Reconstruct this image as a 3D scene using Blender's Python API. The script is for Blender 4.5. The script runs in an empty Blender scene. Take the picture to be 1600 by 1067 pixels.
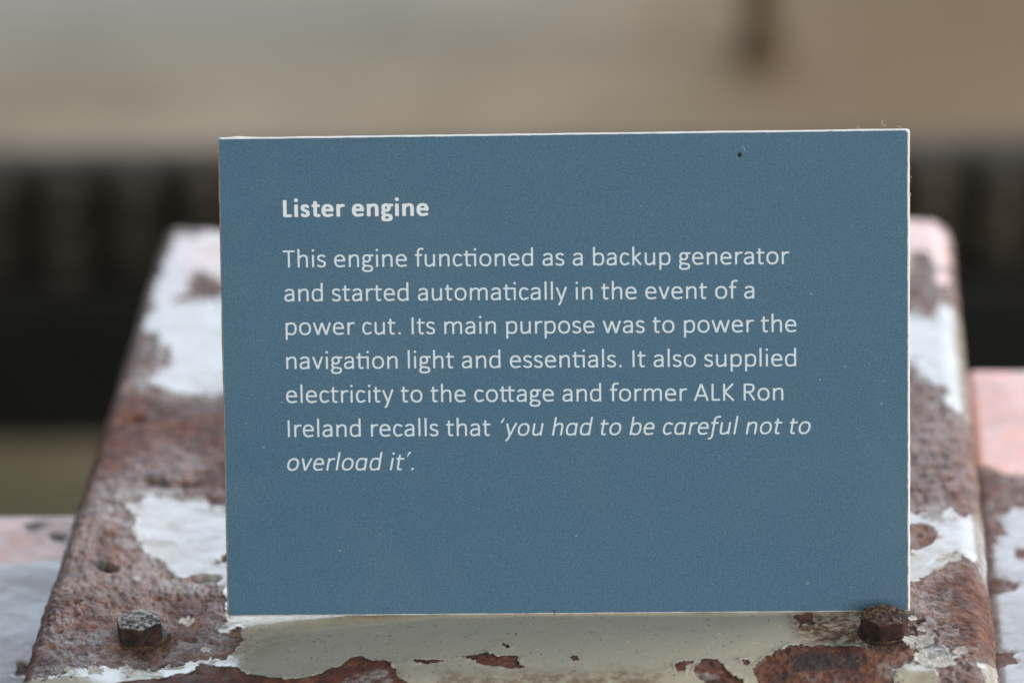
import bpy, math, random
import numpy as np
from mathutils import Vector, Matrix

random.seed(4)
S = bpy.context.scene
COL = S.collection
MM = 0.001

# ------------------------------------------------------------------ camera
F_PX = 7000.0                       # focal length in pixels of a 1600 px wide picture
CAM = np.array([64.9048, -1235.6111, 630.9832])          # mm
ROT = np.array([[0.9982, 0.0100, 0.0588], [0.0499, 0.4000, -0.9151], [-0.0327, 0.9164, 0.3988]])
_u, _s, _v = np.linalg.svd(ROT)
ROT = _u @ _v
cam_data = bpy.data.cameras.new('camera')
cam = bpy.data.objects.new('camera', cam_data)
COL.objects.link(cam)
cam_data.sensor_width = 36.0
cam_data.lens = F_PX / 1600.0 * 36.0
cam_data.clip_start = 0.05
cam_data.clip_end = 60.0
M4 = Matrix([list(ROT[i]) + [CAM[i] * MM] for i in range(3)] + [[0, 0, 0, 1]])
cam.matrix_world = M4
cam_data.dof.use_dof = True
cam_data.dof.focus_distance = 1.373
cam_data.dof.aperture_fstop = 5.6
cam_data.dof.aperture_blades = 0
S.camera = cam

# ------------------------------------------------------------------ world, lamps, exposure
world = bpy.data.worlds.new('World')
S.world = world
world.use_nodes = True
bg = world.node_tree.nodes['Background']
bg.inputs['Color'].default_value = (0.86, 0.94, 1.0, 1)
bg.inputs['Strength'].default_value = 0.27
S.view_settings.view_transform = 'Standard'
S.view_settings.look = 'None'
S.view_settings.exposure = 0.0
S.view_settings.gamma = 1.0
S.view_settings.use_curve_mapping = False


def area(name, loc, target, sx, sy, power, color):
    l = bpy.data.lights.new(name, 'AREA')
    l.shape = 'RECTANGLE'
    l.size, l.size_y = sx, sy
    l.energy = power
    l.color = color
    o = bpy.data.objects.new(name, l)
    COL.objects.link(o)
    o.location = loc
    o.rotation_euler = (Vector(target) - Vector(loc)).to_track_quat('-Z', 'Y').to_euler()
    return o


area('doorway_light', (0.7, 4.6, 1.38), (0, 0, 0.1), 5.0, 2.4, 152, (0.68, 0.82, 1.0))
area('side_key_light', (2.7, 1.1, 1.15), (0, 0.1, 0), 1.1, 1.1, 90, (1.0, 0.92, 0.86))  # key light from the right
area('front_fill_light', (0.9, -3.2, 1.35), (0, 0, 0), 2.2, 1.6, 74, (1.0, 0.97, 0.92))  # added fill that brightens the sign's face, stands for no window


# ------------------------------------------------------------------ helpers
def ray(px, py):
    d = ROT @ np.array([(px - 800.0) / F_PX, -(py - 533.5) / F_PX, -1.0])
    return d


def at_z(px, py, z=0.0):
    """point (mm) of a horizontal plane seen at a photograph position"""
    d = ray(px, py)
    return CAM + d * ((z - CAM[2]) / d[2])


def tag(o, label=None, cat=None, group=None, kind=None):
    if label: o['label'] = label
    if cat: o['category'] = cat
    if group: o['group'] = group
    if kind: o['kind'] = kind
    return o


def empty(name, loc=(0, 0, 0)):
    o = bpy.data.objects.new(name, None)
    o.empty_display_size = 0.02
    COL.objects.link(o)
    o.location = loc
    return o


def mesh_obj(name, verts, faces, mat=None, parent=None, smooth=False):
    me = bpy.data.meshes.new(name)
    me.from_pydata([tuple(map(float, v)) for v in verts], [], [tuple(f) for f in faces])
    if smooth:
        me.polygons.foreach_set('use_smooth', [True] * len(me.polygons))
    me.update()
    o = bpy.data.objects.new(name, me)
    if mat: me.materials.append(mat)
    COL.objects.link(o)
    if parent: o.parent = parent
    return o


def grid_obj(name, P, mat, parent=None, attrs=None, smooth=True, flip=False):
    """P: (n, m, 3) array in metres"""
    n, m, _ = P.shape
    me = bpy.data.meshes.new(name)
    idx = np.arange(n * m).reshape(n, m)
    a, b, c, d = idx[:-1, :-1], idx[1:, :-1], idx[1:, 1:], idx[:-1, 1:]
    q = np.stack([a, b, c, d] if not flip else [a, d, c, b], -1).reshape(-1, 4)
    me.vertices.add(n * m)
    me.vertices.foreach_set('co', P.reshape(-1).astype(np.float32))
    me.loops.add(q.size)
    me.loops.foreach_set('vertex_index', q.reshape(-1).astype(np.int32))
    me.polygons.add(len(q))
    me.polygons.foreach_set('loop_start', (np.arange(len(q)) * 4).astype(np.int32))
    me.polygons.foreach_set('use_smooth', np.full(len(q), smooth))
    me.update(calc_edges=True)
    for k, v in (attrs or {}).items():
        at = me.attributes.new(k, 'FLOAT', 'POINT')
        at.data.foreach_set('value', v.reshape(-1).astype(np.float32))
    me.validate()
    o = bpy.data.objects.new(name, me)
    me.materials.append(mat)
    COL.objects.link(o)
    if parent: o.parent = parent
    return o


def _hash(ix, iy, seed):
    h = (ix.astype(np.int64) * 374761393 + iy.astype(np.int64) * 668265263 + seed * 974634777) & 0xFFFFFFFF
    h = ((h ^ (h >> 13)) * 1274126177) & 0xFFFFFFFF
    h = (h ^ (h >> 16)) & 0xFFFFFFFF
    return h / 4294967295.0 * 2 - 1


def vnoise(x, y, seed=0):
    ix, iy = np.floor(x), np.floor(y)
    fx, fy = x - ix, y - iy
    ux = fx * fx * fx * (fx * (fx * 6 - 15) + 10)
    uy = fy * fy * fy * (fy * (fy * 6 - 15) + 10)
    a, b = _hash(ix, iy, seed), _hash(ix + 1, iy, seed)
    c, d = _hash(ix, iy + 1, seed), _hash(ix + 1, iy + 1, seed)
    return (a + (b - a) * ux) * (1 - uy) + (c + (d - c) * ux) * uy


def fbm(x, y, oct=4, seed=0, gain=0.5):
    s, amp, tot = 0, 1.0, 0
    for i in range(oct):
        ca, sa = math.cos(0.6 * i), math.sin(0.6 * i)
        f = 2.03 ** i
        s = s + amp * vnoise((x * ca - y * sa) * f, (x * sa + y * ca) * f, seed + 17 * i)
        tot += amp
        amp *= gain
    return s / tot


def cells(x, y, seed=0):
    """distance to the nearest of jittered points, cell id"""
    ix, iy = np.floor(x), np.floor(y)
    best = np.full(x.shape, 9.0)
    cid = np.zeros(x.shape)
    for dx in (-1, 0, 1):
        for dy in (-1, 0, 1):
            jx, jy = ix + dx, iy + dy
            px = jx + 0.5 + 0.45 * _hash(jx, jy, seed)
            py = jy + 0.5 + 0.45 * _hash(jx, jy, seed + 5)
            d = np.hypot(x - px, y - py)
            m = d < best
            best = np.where(m, d, best)
            cid = np.where(m, _hash(jx, jy, seed + 9), cid)
    return best, cid


def poly_sd(X, Y, pts):
    """signed distance to a polygon, positive inside"""
    pts = np.asarray(pts, float)
    d = np.full(X.shape, 1e9)
    ins = np.zeros(X.shape, bool)
    n = len(pts)
    for i in range(n):
        ax, ay = pts[i]
        bx, by = pts[(i + 1) % n]
        ex, ey = bx - ax, by - ay
        t = np.clip(((X - ax) * ex + (Y - ay) * ey) / (ex * ex + ey * ey + 1e-12), 0, 1)
        d = np.minimum(d, np.hypot(X - ax - t * ex, Y - ay - t * ey))
        cond = ((ay > Y) != (by > Y)) & (X < ex * (Y - ay) / (ey + 1e-12) + ax)
        ins ^= cond
    return np.where(ins, d, -d)


def sstep(a, b, x):
    t = np.clip((x - a) / (b - a), 0, 1)
    return t * t * (3 - 2 * t)


# ------------------------------------------------------------------ node helpers
class NT:
    def __init__(self, name):
        self.m = bpy.data.materials.new(name)
        self.m.use_nodes = True
        self.t = self.m.node_tree
        self.bsdf = self.t.nodes['Principled BSDF']
        self.out = self.t.nodes['Material Output']
        self.tc = self.t.nodes.new('ShaderNodeTexCoord')

    def put(self, sock, v):
        if isinstance(v, bpy.types.NodeSocket):
            self.t.links.new(v, sock)
        elif isinstance(v, (tuple, list)) and len(v) == 3 and sock.type == 'RGBA':
            sock.default_value = (*v, 1)
        else:
            sock.default_value = v

    def noise(self, scale, detail=4, rough=0.55, dist=0.0, vec=None, typ='FBM'):
        n = self.t.nodes.new('ShaderNodeTexNoise')
        n.noise_type = typ
        n.inputs['Scale'].default_value = scale
        n.inputs['Detail'].default_value = detail
        n.inputs['Roughness'].default_value = rough
        n.inputs['Distortion'].default_value = dist
        self.t.links.new(vec or self.tc.outputs['Object'], n.inputs['Vector'])
        return n.outputs['Fac']

    def voro(self, scale, feature='F1', vec=None, out='Distance'):
        n = self.t.nodes.new('ShaderNodeTexVoronoi')
        n.feature = feature
        n.inputs['Scale'].default_value = scale
        self.t.links.new(vec or self.tc.outputs['Object'], n.inputs['Vector'])
        return n.outputs[out]

    def mapping(self, scale):
        n = self.t.nodes.new('ShaderNodeMapping')
        n.inputs['Scale'].default_value = scale
        self.t.links.new(self.tc.outputs['Object'], n.inputs['Vector'])
        return n.outputs['Vector']

    def math(self, op, a, b=0.0, clamp=False):
        n = self.t.nodes.new('ShaderNodeMath')
        n.operation = op
        n.use_clamp = clamp
        self.put(n.inputs[0], a)
        self.put(n.inputs[1], b)
        return n.outputs[0]

    def rng(self, v, a, b, c=0.0, d=1.0):
        n = self.t.nodes.new('ShaderNodeMapRange')
        n.interpolation_type = 'SMOOTHSTEP'
        self.put(n.inputs[0], v)
        for i, k in enumerate((a, b, c, d)):
            n.inputs[i + 1].default_value = k
        return n.outputs[0]

    def ramp(self, v, stops):
        n = self.t.nodes.new('ShaderNodeValToRGB')
        e = n.color_ramp.elements
        while len(e) < len(stops): e.new(0.5)
        for k, (p, c) in zip(e, stops):
            k.position = p
            k.color = (*c, 1)
        self.put(n.inputs[0], v)
        return n.outputs[0]

    def mix(self, f, a, b, blend='MIX'):
        n = self.t.nodes.new('ShaderNodeMix')
        n.data_type = 'RGBA'
        n.blend_type = blend
        self.put(n.inputs[0], f)
        self.put(n.inputs[6], a)
        self.put(n.inputs[7], b)
        return n.outputs[2]

    def attr(self, name):
        n = self.t.nodes.new('ShaderNodeAttribute')
        n.attribute_name = name
        return n.outputs['Fac']

    def bump(self, h, dist, strength=1.0, normal=None):
        n = self.t.nodes.new('ShaderNodeBump')
        n.inputs['Distance'].default_value = dist
        n.inputs['Strength'].default_value = strength
        self.put(n.inputs['Height'], h)
        if normal: self.t.links.new(normal, n.inputs['Normal'])
        return n.outputs[0]

    def done(self, color, rough, normal=None, spec=0.5, metal=0.0):
        self.put(self.bsdf.inputs['Base Color'], color)
        self.put(self.bsdf.inputs['Roughness'], rough)
        self.put(self.bsdf.inputs['Specular IOR Level'], spec)
        self.put(self.bsdf.inputs['Metallic'], metal)
        if normal: self.t.links.new(normal, self.bsdf.inputs['Normal'])
        return self.m


# ------------------------------------------------------------------ materials
def peeling_paint():
    k = NT('peeling_paint_on_rust')
    sd, tone, pink, red, stain = (k.attr(a) for a in ('paint_sd', 'tone', 'pink', 'red', 'stain'))
    worn, dark_rust_shade = k.attr('worn'), k.attr('dark_rust_shade')
    fine = k.noise(900, 5, 0.6)
    sdn = k.math('ADD', sd, k.math('MULTIPLY', k.math('SUBTRACT', fine, 0.5), 0.9))
    mask = k.rng(sdn, -0.06, 0.10)
    lip = k.math('MULTIPLY', mask, k.rng(sdn, 0.08, 0.45, 1, 0))
    lip = k.math('MULTIPLY', lip, k.rng(k.noise(110, 4), 0.40, 0.54))
    # paint
    pn = k.noise(60, 5, 0.55)
    base = k.mix(k.math('MULTIPLY', tone, 3.0, True), (0.530, 0.475, 0.335), (0.385, 0.405, 0.435))  # tone cools the paint to blue-grey, sky reflection put into its colour
    base = k.mix(k.rng(pn, 0.35, 0.75, 0, 0.3), base, (0.46, 0.46, 0.40))
    pinkn = k.math('MULTIPLY', pink, k.rng(k.noise(120, 4), 0.3, 0.7, 0.7, 1))
    base = k.mix(pinkn, base, (0.95, 0.47, 0.36))
    dirt = k.rng(k.noise(330, 5, 0.65), 0.60, 0.74, 0, 0.55)
    base = k.mix(dirt, base, (0.22, 0.17, 0.11))
    grime = k.rng(k.noise(60, 8, 0.7, 0.8), 0.47, 0.62, 0, 0.6)
    grime = k.math('MULTIPLY', grime, k.rng(pink, 0.2, 0.9, 1.0, 0.3))
    base = k.mix(k.math('MULTIPLY', grime, k.rng(tone, 0.06, 0.2)), base, (0.29, 0.25, 0.19))
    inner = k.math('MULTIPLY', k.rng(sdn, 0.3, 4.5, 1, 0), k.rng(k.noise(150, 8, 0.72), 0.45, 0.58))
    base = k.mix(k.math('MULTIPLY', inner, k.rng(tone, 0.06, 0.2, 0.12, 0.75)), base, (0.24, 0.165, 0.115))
    speck = k.rng(k.noise(800, 2, 0.5), 0.675, 0.715, 0, 0.8)
    base = k.mix(speck, base, (0.06, 0.035, 0.02))
    speck2 = k.rng(k.noise(900, 2, 0.5, vec=k.mapping((1.0, 1.3, 1.1))), 0.695, 0.73, 0, 0.8)
    base = k.mix(speck2, base, (0.78, 0.78, 0.75))
    stn = k.math('MULTIPLY', stain, k.rng(k.noise(300, 7, 0.7), 0.36, 0.62, 0.15, 1.25), True)
    base = k.mix(stn, base, k.mix(k.noise(200, 4), (0.07, 0.028, 0.010), (0.21, 0.10, 0.035)))
    base = k.mix(k.math('MULTIPLY', lip, 0.75), base, (0.72, 0.66, 0.58))
    # rust
    rn = k.noise(190, 9, 0.68, 0.4)
    rust_a = k.ramp(rn, [(0.28, (0.040, 0.023, 0.019)), (0.45, (0.150, 0.064, 0.042)), (0.58, (0.270, 0.140, 0.100)),
                         (0.72, (0.35, 0.235, 0.185))])
    rust_b = k.ramp(rn, [(0.28, (0.030, 0.012, 0.008)), (0.44, (0.105, 0.029, 0.012)), (0.58, (0.195, 0.058, 0.023)),
                         (0.74, (0.30, 0.15, 0.075))])
    rust = k.mix(red, rust_a, rust_b)
    big = k.noise(45, 4, 0.6)
    rust = k.mix(k.rng(big, 0.5, 0.75, 0, 0.55), rust, (0.070, 0.040, 0.034))
    pale = k.math('MULTIPLY', k.rng(k.noise(30, 7, 0.66, 0.5), 0.48, 0.66, 0, 0.5), k.rng(red, 0.3, 0.9, 1, 0.1))
    rust = k.mix(pale, rust, (0.37, 0.265, 0.215))
    rust = k.mix(k.math('MULTIPLY', dark_rust_shade, 0.85), rust, (0.022, 0.018, 0.017))  # darkest rust, and painted shade within the pits
    lip_shade = k.rng(sdn, -0.55, -0.05, 0, 0.92)  # shadow line under the paint lip, put into the rust colour
    rust = k.mix(lip_shade, rust, (0.018, 0.009, 0.006))
    res = k.rng(k.noise(420, 6, 0.7), 0.60, 0.68, 0, 0.6)
    res = k.math('MULTIPLY', res, k.rng(red, 0.2, 1.0, 1.0, 0.35))
    rust = k.mix(res, rust, (0.47, 0.43, 0.39))
    wn = k.math('MULTIPLY', worn, k.rng(k.noise(200, 8, 0.74), 0.43, 0.60))
    rust = k.mix(k.math('MULTIPLY', wn, 0.8), rust, k.mix(k.noise(90, 3), (0.40, 0.35, 0.31), (0.52, 0.52, 0.54)))
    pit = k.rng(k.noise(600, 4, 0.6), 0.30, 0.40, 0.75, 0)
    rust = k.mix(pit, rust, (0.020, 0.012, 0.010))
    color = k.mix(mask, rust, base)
    rough_p = k.rng(k.noise(90, 6, 0.7), 0.3, 0.8, 0.13, 0.34)
    rough_p = k.math('ADD', rough_p, k.math('MULTIPLY', stn, 0.25))
    rough_p = k.math('ADD', rough_p, k.math('MULTIPLY', pink, 0.18))
    rough_r = k.math('ADD', k.rng(k.noise(240, 4), 0.3, 0.7, 0.28, 0.58), k.math('MULTIPLY', red, 0.28))
    n = k.t.nodes.new('ShaderNodeMix')
    k.put(n.inputs[0], mask); k.put(n.inputs[2], rough_r); k.put(n.inputs[3], rough_p)
    h_r = k.math('ADD', k.math('MULTIPLY', rn, 0.8), k.math('MULTIPLY', k.noise(1300, 4, 0.7), 0.35))
    h_p = k.math('ADD', 0.8, k.math('MULTIPLY', k.noise(150, 4, 0.5), 0.10))
    m2 = k.t.nodes.new('ShaderNodeMix')
    k.put(m2.inputs[0], mask); k.put(m2.inputs[2], h_r); k.put(m2.inputs[3], h_p)
    nrm = k.bump(m2.outputs[0], 0.0014, 1.0)
    return k.done(color, n.outputs[0], nrm, 0.7)


def rusty(name, dark, mid, light, rough=0.6, scale=260, crust=(0.35, 0.30, 0.22), crust_amt=0.5):
    k = NT(name)
    rn = k.noise(scale, 8, 0.68, 0.3)
    c = k.ramp(rn, [(0.3, dark), (0.5, mid), (0.7, light)])
    up = k.t.nodes.new('ShaderNodeNewGeometry')
    z = k.t.nodes.new('ShaderNodeSeparateXYZ')
    k.t.links.new(up.outputs['Normal'], z.inputs[0])
    cr = k.math('MULTIPLY', k.rng(k.noise(700, 6, 0.7), 0.60 - 0.16 * crust_amt, 0.72 - 0.16 * crust_amt, 0, crust_amt), k.rng(z.outputs[2], 0.55, 0.95))
    c = k.mix(cr, c, crust)
    nrm = k.bump(k.math('ADD', rn, k.math('MULTIPLY', k.noise(1100, 4, 0.7), 0.5)), 0.0009, 0.9)
    return k.done(c, k.rng(k.noise(300, 3), 0.3, 0.7, rough - 0.15, rough + 0.12), nrm, 0.5)


M_PAINT = peeling_paint()
M_BOLT_PALE = rusty('weathered_bolt_steel', (0.010, 0.007, 0.007), (0.030, 0.018, 0.015), (0.10, 0.046, 0.028), 0.5,
                    260, (0.54, 0.50, 0.45), 0.95)
M_BOLT_DARK = rusty('dark_rusty_bolt_steel', (0.008, 0.005, 0.004), (0.028, 0.012, 0.008), (0.10, 0.032, 0.015), 0.65,
                    260, (0.25, 0.14, 0.06), 0.75)
M_WASHER = rusty('rusty_washer', (0.02, 0.011, 0.007), (0.06, 0.032, 0.02), (0.14, 0.075, 0.04), 0.7, 300, (0.26, 0.17, 0.09), 0.6)
M_CRUMB = rusty('rust_crumbs', (0.04, 0.022, 0.012), (0.11, 0.062, 0.036), (0.25, 0.165, 0.10), 0.85, 500)


def flake_mat():
    k = NT('loose_paint_flake')
    c = k.ramp(k.noise(400, 5), [(0.35, (0.42, 0.40, 0.36)), (0.6, (0.66, 0.64, 0.60))])
    return k.done(c, 0.4, k.bump(k.noise(900, 4), 0.0003))


M_FLAKE = flake_mat()


def print_blue():
    k = NT('printed_blue_paper')
    g = k.noise(1900, 3, 0.8)
    c = k.ramp(g, [(0.30, (0.034, 0.099, 0.169)), (0.5, (0.071, 0.170, 0.264)), (0.70, (0.127, 0.258, 0.366))])
    band = k.noise(9, 4, 0.6, vec=k.mapping((0.25, 1.0, 1.8)))
    c = k.mix(k.rng(band, 0.3, 0.7, 0, 0.16), c, (0.047, 0.115, 0.20))
    sm = k.math('MULTIPLY', k.rng(k.noise(16, 6, 0.65, 0.8), 0.48, 0.70), 0.13)
    c = k.mix(sm, c, (0.20, 0.27, 0.32))
    sp = k.rng(k.noise(520, 1, 0.5), 0.79, 0.815, 0, 0.6)
    c = k.mix(sp, c, (0.50, 0.60, 0.66))
    return k.done(c, k.rng(g, 0.3, 0.7, 0.50, 0.62), k.bump(g, 0.00010, 0.5), 0.35)


def ink_white(name, col):
    k = NT(name)
    g = k.noise(1500, 3, 0.7)
    c = k.mix(k.rng(g, 0.3, 0.75, 0.0, 0.22), col, tuple(x * 0.72 for x in col))
    return k.done(c, 0.55, k.bump(g, 0.00008, 0.5), 0.35)


def board_white():
    k = NT('white_board_core')
    c = k.ramp(k.noise(260, 5, 0.6), [(0.3, (0.80, 0.78, 0.75)), (0.55, (0.93, 0.92, 0.90))])
    d = k.rng(k.noise(420, 3), 0.68, 0.74, 0, 0.6)
    c = k.mix(d, c, (0.36, 0.26, 0.18))
    return k.done(c, 0.8, k.bump(k.noise(900, 4), 0.0002), 0.3)


M_BLUE = print_blue()
M_HEAD = ink_white('heading_ink', (0.90, 0.95, 0.99))
M_TEXT = ink_white('text_ink', (0.80, 0.90, 0.97))
M_BOARD = board_white()


def edge_brown():
    k = NT('shaded_board_edge')  # shade of the unlit left edge, put into a brown board colour
    c = k.ramp(k.noise(240, 5, 0.6), [(0.3, (0.26, 0.20, 0.15)), (0.6, (0.46, 0.39, 0.32))])
    return k.done(c, 0.85, k.bump(k.noise(900, 4), 0.0003), 0.2)


M_EDGE = edge_brown()


def speck_mat(name, col):
    k = NT(name)
    c = k.ramp(k.noise(800, 3), [(0.3, tuple(x * 0.7 for x in col)), (0.7, col)])
    return k.done(c, 0.8)


def floor_mat():
    k = NT('stained_concrete')
    a = k.noise(2.2, 5, 0.55)
    c = k.ramp(a, [(0.30, (0.29, 0.228, 0.142)), (0.5, (0.41, 0.325, 0.222)), (0.7, (0.46, 0.39, 0.285))])
    c = k.mix(k.rng(k.noise(13, 5, 0.6), 0.42, 0.66, 0, 0.45), c, (0.235, 0.185, 0.120))
    st = k.attr('stain')
    c = k.mix(st, c, (0.170, 0.102, 0.036))
    gr = k.attr('grey')
    c = k.mix(gr, c, (0.33, 0.325, 0.285))
    block_shade = k.math('MULTIPLY', k.attr('block_shade'), k.rng(k.noise(9, 5), 0.25, 0.6, 0.7, 1.0))  # shade in front of the iron block, painted into the floor colour
    c = k.mix(block_shade, c, (0.150, 0.142, 0.088))
    c = k.mix(k.rng(k.noise(40, 6, 0.7), 0.55, 0.75, 0, 0.4), c, (0.18, 0.15, 0.11))
    return k.done(c, 0.85, k.bump(k.noise(60, 5), 0.004), 0.3)


M_FLOOR = floor_mat()
M_IRON = rusty('old_black_iron', (0.003, 0.003, 0.0025), (0.006, 0.006, 0.0045), (0.014, 0.011, 0.007), 0.9, 30,
               (0.02, 0.017, 0.012), 0.4)
M_IRON_BROWN = rusty('brown_black_iron', (0.018, 0.014, 0.010), (0.042, 0.033, 0.022), (0.095, 0.072, 0.046), 0.8, 22,
                     (0.09, 0.072, 0.05), 0.6)
M_POST = rusty('brown_rusted_post', (0.06, 0.038, 0.020), (0.11, 0.068, 0.034), (0.16, 0.10, 0.05), 0.8, 20)

# ------------------------------------------------------------------ setting: concrete floor
FZ = -560.0                                                # mm
fx = np.linspace(-4200, 4200, 121)
fy = np.linspace(-3200, 7000, 161)
FY, FX = np.meshgrid(fy, fx, indexing='ij')
fz = FZ + 4 * fbm(FX / 300, FY / 300, 3, 3)
pc = at_z(1190, 60, FZ)
stain = np.exp(-(((FX - pc[0] - 60) / 260) ** 2 + ((FY - pc[1] - 10) / 480) ** 2)) * 0.75
stain = np.clip(stain + 0.30 * sstep(pc[0] - 60, pc[0] + 260, FX) + 0.25 * np.maximum(0, fbm(FX / 160, FY / 260, 3, 8)), 0, 1)
grey = sstep(pc[1] - 200, pc[1] + 380, FY) * (1 - sstep(pc[0] - 420, pc[0] + 60, FX)) * 0.9
block_shade = sstep(90, -60, FY - at_z(100, 688, FZ)[1] + 60 * fbm(FX / 200, FY / 200, 3, 19))
floor = grid_obj('floor', np.stack([FX, FY, fz], -1) * MM, M_FLOOR, None, {'stain': stain, 'grey': grey, 'block_shade': block_shade}, True, True)
tag(floor, kind='structure')

# ------------------------------------------------------------------ engine housing with the flat painted cover
XL, XR, YF, YB = -166.3, 131.1, -54.0, 330.0               # outer faces, mm
RXL, RXR, RYF, RYB, RZ = 6.0, 9.5, 17.0, 10.0, 10.5
housing = empty('engine_housing', (-0.0175, 0.138, FZ * MM))
tag(housing, 'rusty steel engine cover with peeling pale paint and two hex bolts, under the blue sign', 'engine cover')
HOFF = np.array([-17.5, 138.0, FZ])                        # its parts are written relative to that point


def loc(P):                                                # mm, world  ->  m, relative to the housing
    return (np.asarray(P, float) - HOFF) * MM


def dish_depth(x, y):
    # the steel is dished a little on its left side, so that the sign's near left corner hangs free
    return 3.6 * np.clip((-38 - x) / 68, 0, 1.15) * sstep(-62, -22, y) * sstep(-160, -126, x)


def on_cover(px, py, lift=0.0):
    p = at_z(px, py, 0.0)
    for _ in range(5):
        p = at_z(px, py, -float(dish_depth(p[0], p[1])))
    p[2] += lift
    return p


def plate_pts(pts, z=0.0):
    if z == 0.0:
        return [tuple(on_cover(x, y)[:2]) for x, y in pts]
    return [tuple(at_z(x, y, z)[:2]) for x, y in pts]


# patches of the cover, outlined on the photograph and carried on to the flat steel in mm
PAINT = [   # (outline, raggedness in mm, tone, pink)
    ([(285, 372), (346, 366), (480, 360), (480, 470), (340, 440), (300, 425), (268, 400)], 5.0, 0.3, 0.4),
    ([(226, 470), (252, 410), (282, 380), (300, 430), (286, 480), (250, 505)], 5.0, 0.3, 0.25),
    ([(262, 470), (350, 462), (520, 470), (520, 612), (300, 616), (248, 596), (262, 560), (228, 520), (236, 480)], 5.0, 0.22, 0.05),
    ([(178, 782), (250, 772), (352, 790), (470, 800), (470, 915), (330, 910), (262, 893), (240, 868), (205, 840), (205, 806)], 4.0, 0.22, 0.05),
    ([(354, 905), (730, 905), (730, 952), (700, 972), (500, 982), (430, 995), (352, 1000)], 1.5, 0.05, 0.0),
    ([(335, 1012), (352, 962), (420, 958), (700, 945), (1240, 945), (1345, 938), (1352, 1012), (1240, 1005), (1180, 1045), (1215, 1200),
      (280, 1200), (300, 1060), (330, 1032)], 2.0, 0.05, 0.0),
    ([(-40, 1200), (-40, 1072), (90, 1058), (160, 1040), (250, 1044), (345, 1028), (300, 1200)], 4.0, 0.08, 0.0),
    ([(1416, 800), (1470, 812), (1492, 790), (1560, 800), (1560, 896), (1520, 872), (1490, 866), (1478, 892), (1440, 902), (1400, 908), (1380, 850)], 2.5, 0.25, 0.05),
    ([(1380, 470), (1424, 488), (1466, 500), (1490, 470), (1530, 480), (1530, 640), (1490, 640), (1462, 606), (1430, 570), (1380, 540)], 4.0, 0.22, 0.05),
    ([(1380, 335), (1440, 335), (1492, 350), (1500, 400), (1470, 440), (1440, 400), (1380, 440)], 6.0, 0.5, 0.8),
    ([(1395, 1045), (1450, 1030), (1466, 1050), (1470, 1120), (1400, 1120)], 2.2, 0.04, 0.0),
    ([(1525, 1032), (1575, 1020), (1580, 1120), (1548, 1070)], 1.5, 0.05, 0.0),
    ([(1436, 1010), (1486, 1014), (1502, 1030), (1470, 1046), (1440, 1042), (1456, 1026)], 2.4, 0.5, 0.0),
    ([(700, 400), (1100, 380), (1200, 520), (1000, 700), (760, 640)], 8.0, 0.8, 0.3),
    ([(560, 720), (1180, 740), (1220, 900), (520, 915)], 7.0, 0.7, 0.1),
]
RUST = [    # patches broken through the paint: (outline, raggedness, redness)
    ([(310, 1036), (350, 1042), (369, 1044), (391, 1053), (420, 1058), (453, 1061), (484, 1058), (516, 1043), (531, 1042), (550, 1027),
      (581, 1029), (606, 1034), (619, 1055), (650, 1070), (700, 1150), (240, 1150)], 0.8, 1.0),
    ([(640, 1033), (662, 1029), (692, 1033), (684, 1037), (652, 1038)], 0.8, 0.9),
    ([(724, 1026), (760, 1024), (812, 1025), (817, 1043), (796, 1044), (752, 1038)], 1.2, 0.9),
    ([(780, 1007), (796, 1009), (792, 1013), (782, 1012)], 0.4, 0.8),
    ([(893, 1027), (904, 1026), (906, 1032), (896, 1033)], 0.4, 0.6),
    ([(1052, 1046), (1062, 1034), (1092, 1030), (1076, 1037), (1066, 1050)], 0.5, 1.0),
    ([(1082, 1049), (1098, 1031), (1118, 1032), (1136, 1046), (1158, 1062), (1166, 1110), (1110, 1110), (1100, 1062)], 0.8, 1.0),
    ([(1158, 1032), (1168, 1030), (1174, 1036), (1164, 1038)], 0.3, 0.2),
    ([(1190, 1044), (1204, 1022), (1244, 1008), (1300, 1012), (1340, 1010), (1352, 1020), (1380, 1120), (1210, 1120)], 1.0, 1.0),
    ([(1240, 962), (1266, 957), (1268, 975), (1250, 978)], 0.5, 0.5),
    ([(1420, 822), (1446, 818), (1464, 834), (1458, 848), (1436, 858), (1420, 862)], 0.8, 0.25),
    ([(1478, 772), (1520, 756), (1532, 780), (1520, 800), (1496, 806)], 1.5, 0.6),
    ([(302, 440), (342, 444), (340, 468), (308, 466)], 3.0, 0.3),
    ([(330, 780), (352, 776), (350, 784), (336, 790)], 1.0, 0.2),
    ([(345, 874), (362, 866), (362, 878), (350, 882)], 0.8, 0.3),
    ([(296, 1148), (330, 1040), (318, 1046), (240, 1060), (180, 1064), (170, 1120)], 1.5, 0.4),
]
RUST.append(([(340, 990), (372, 985), (384, 1002), (368, 1022), (352, 1034), (330, 1030)], 5.0, 0.2))
RED = [[(120, 625), (352, 618), (352, 700), (250, 690), (110, 780)], [(320, 735), (352, 735), (352, 782), (300, 772)], [(1150, 1010), (1360, 985), (1420, 1000), (1440, 1040), (1400, 1140), (1150, 1140)],
       [(1450, 905), (1520, 880), (1565, 900), (1570, 1010), (1500, 1010), (1440, 950)],
       [(230, 1030), (660, 1015), (700, 1150), (230, 1150)]]


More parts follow.
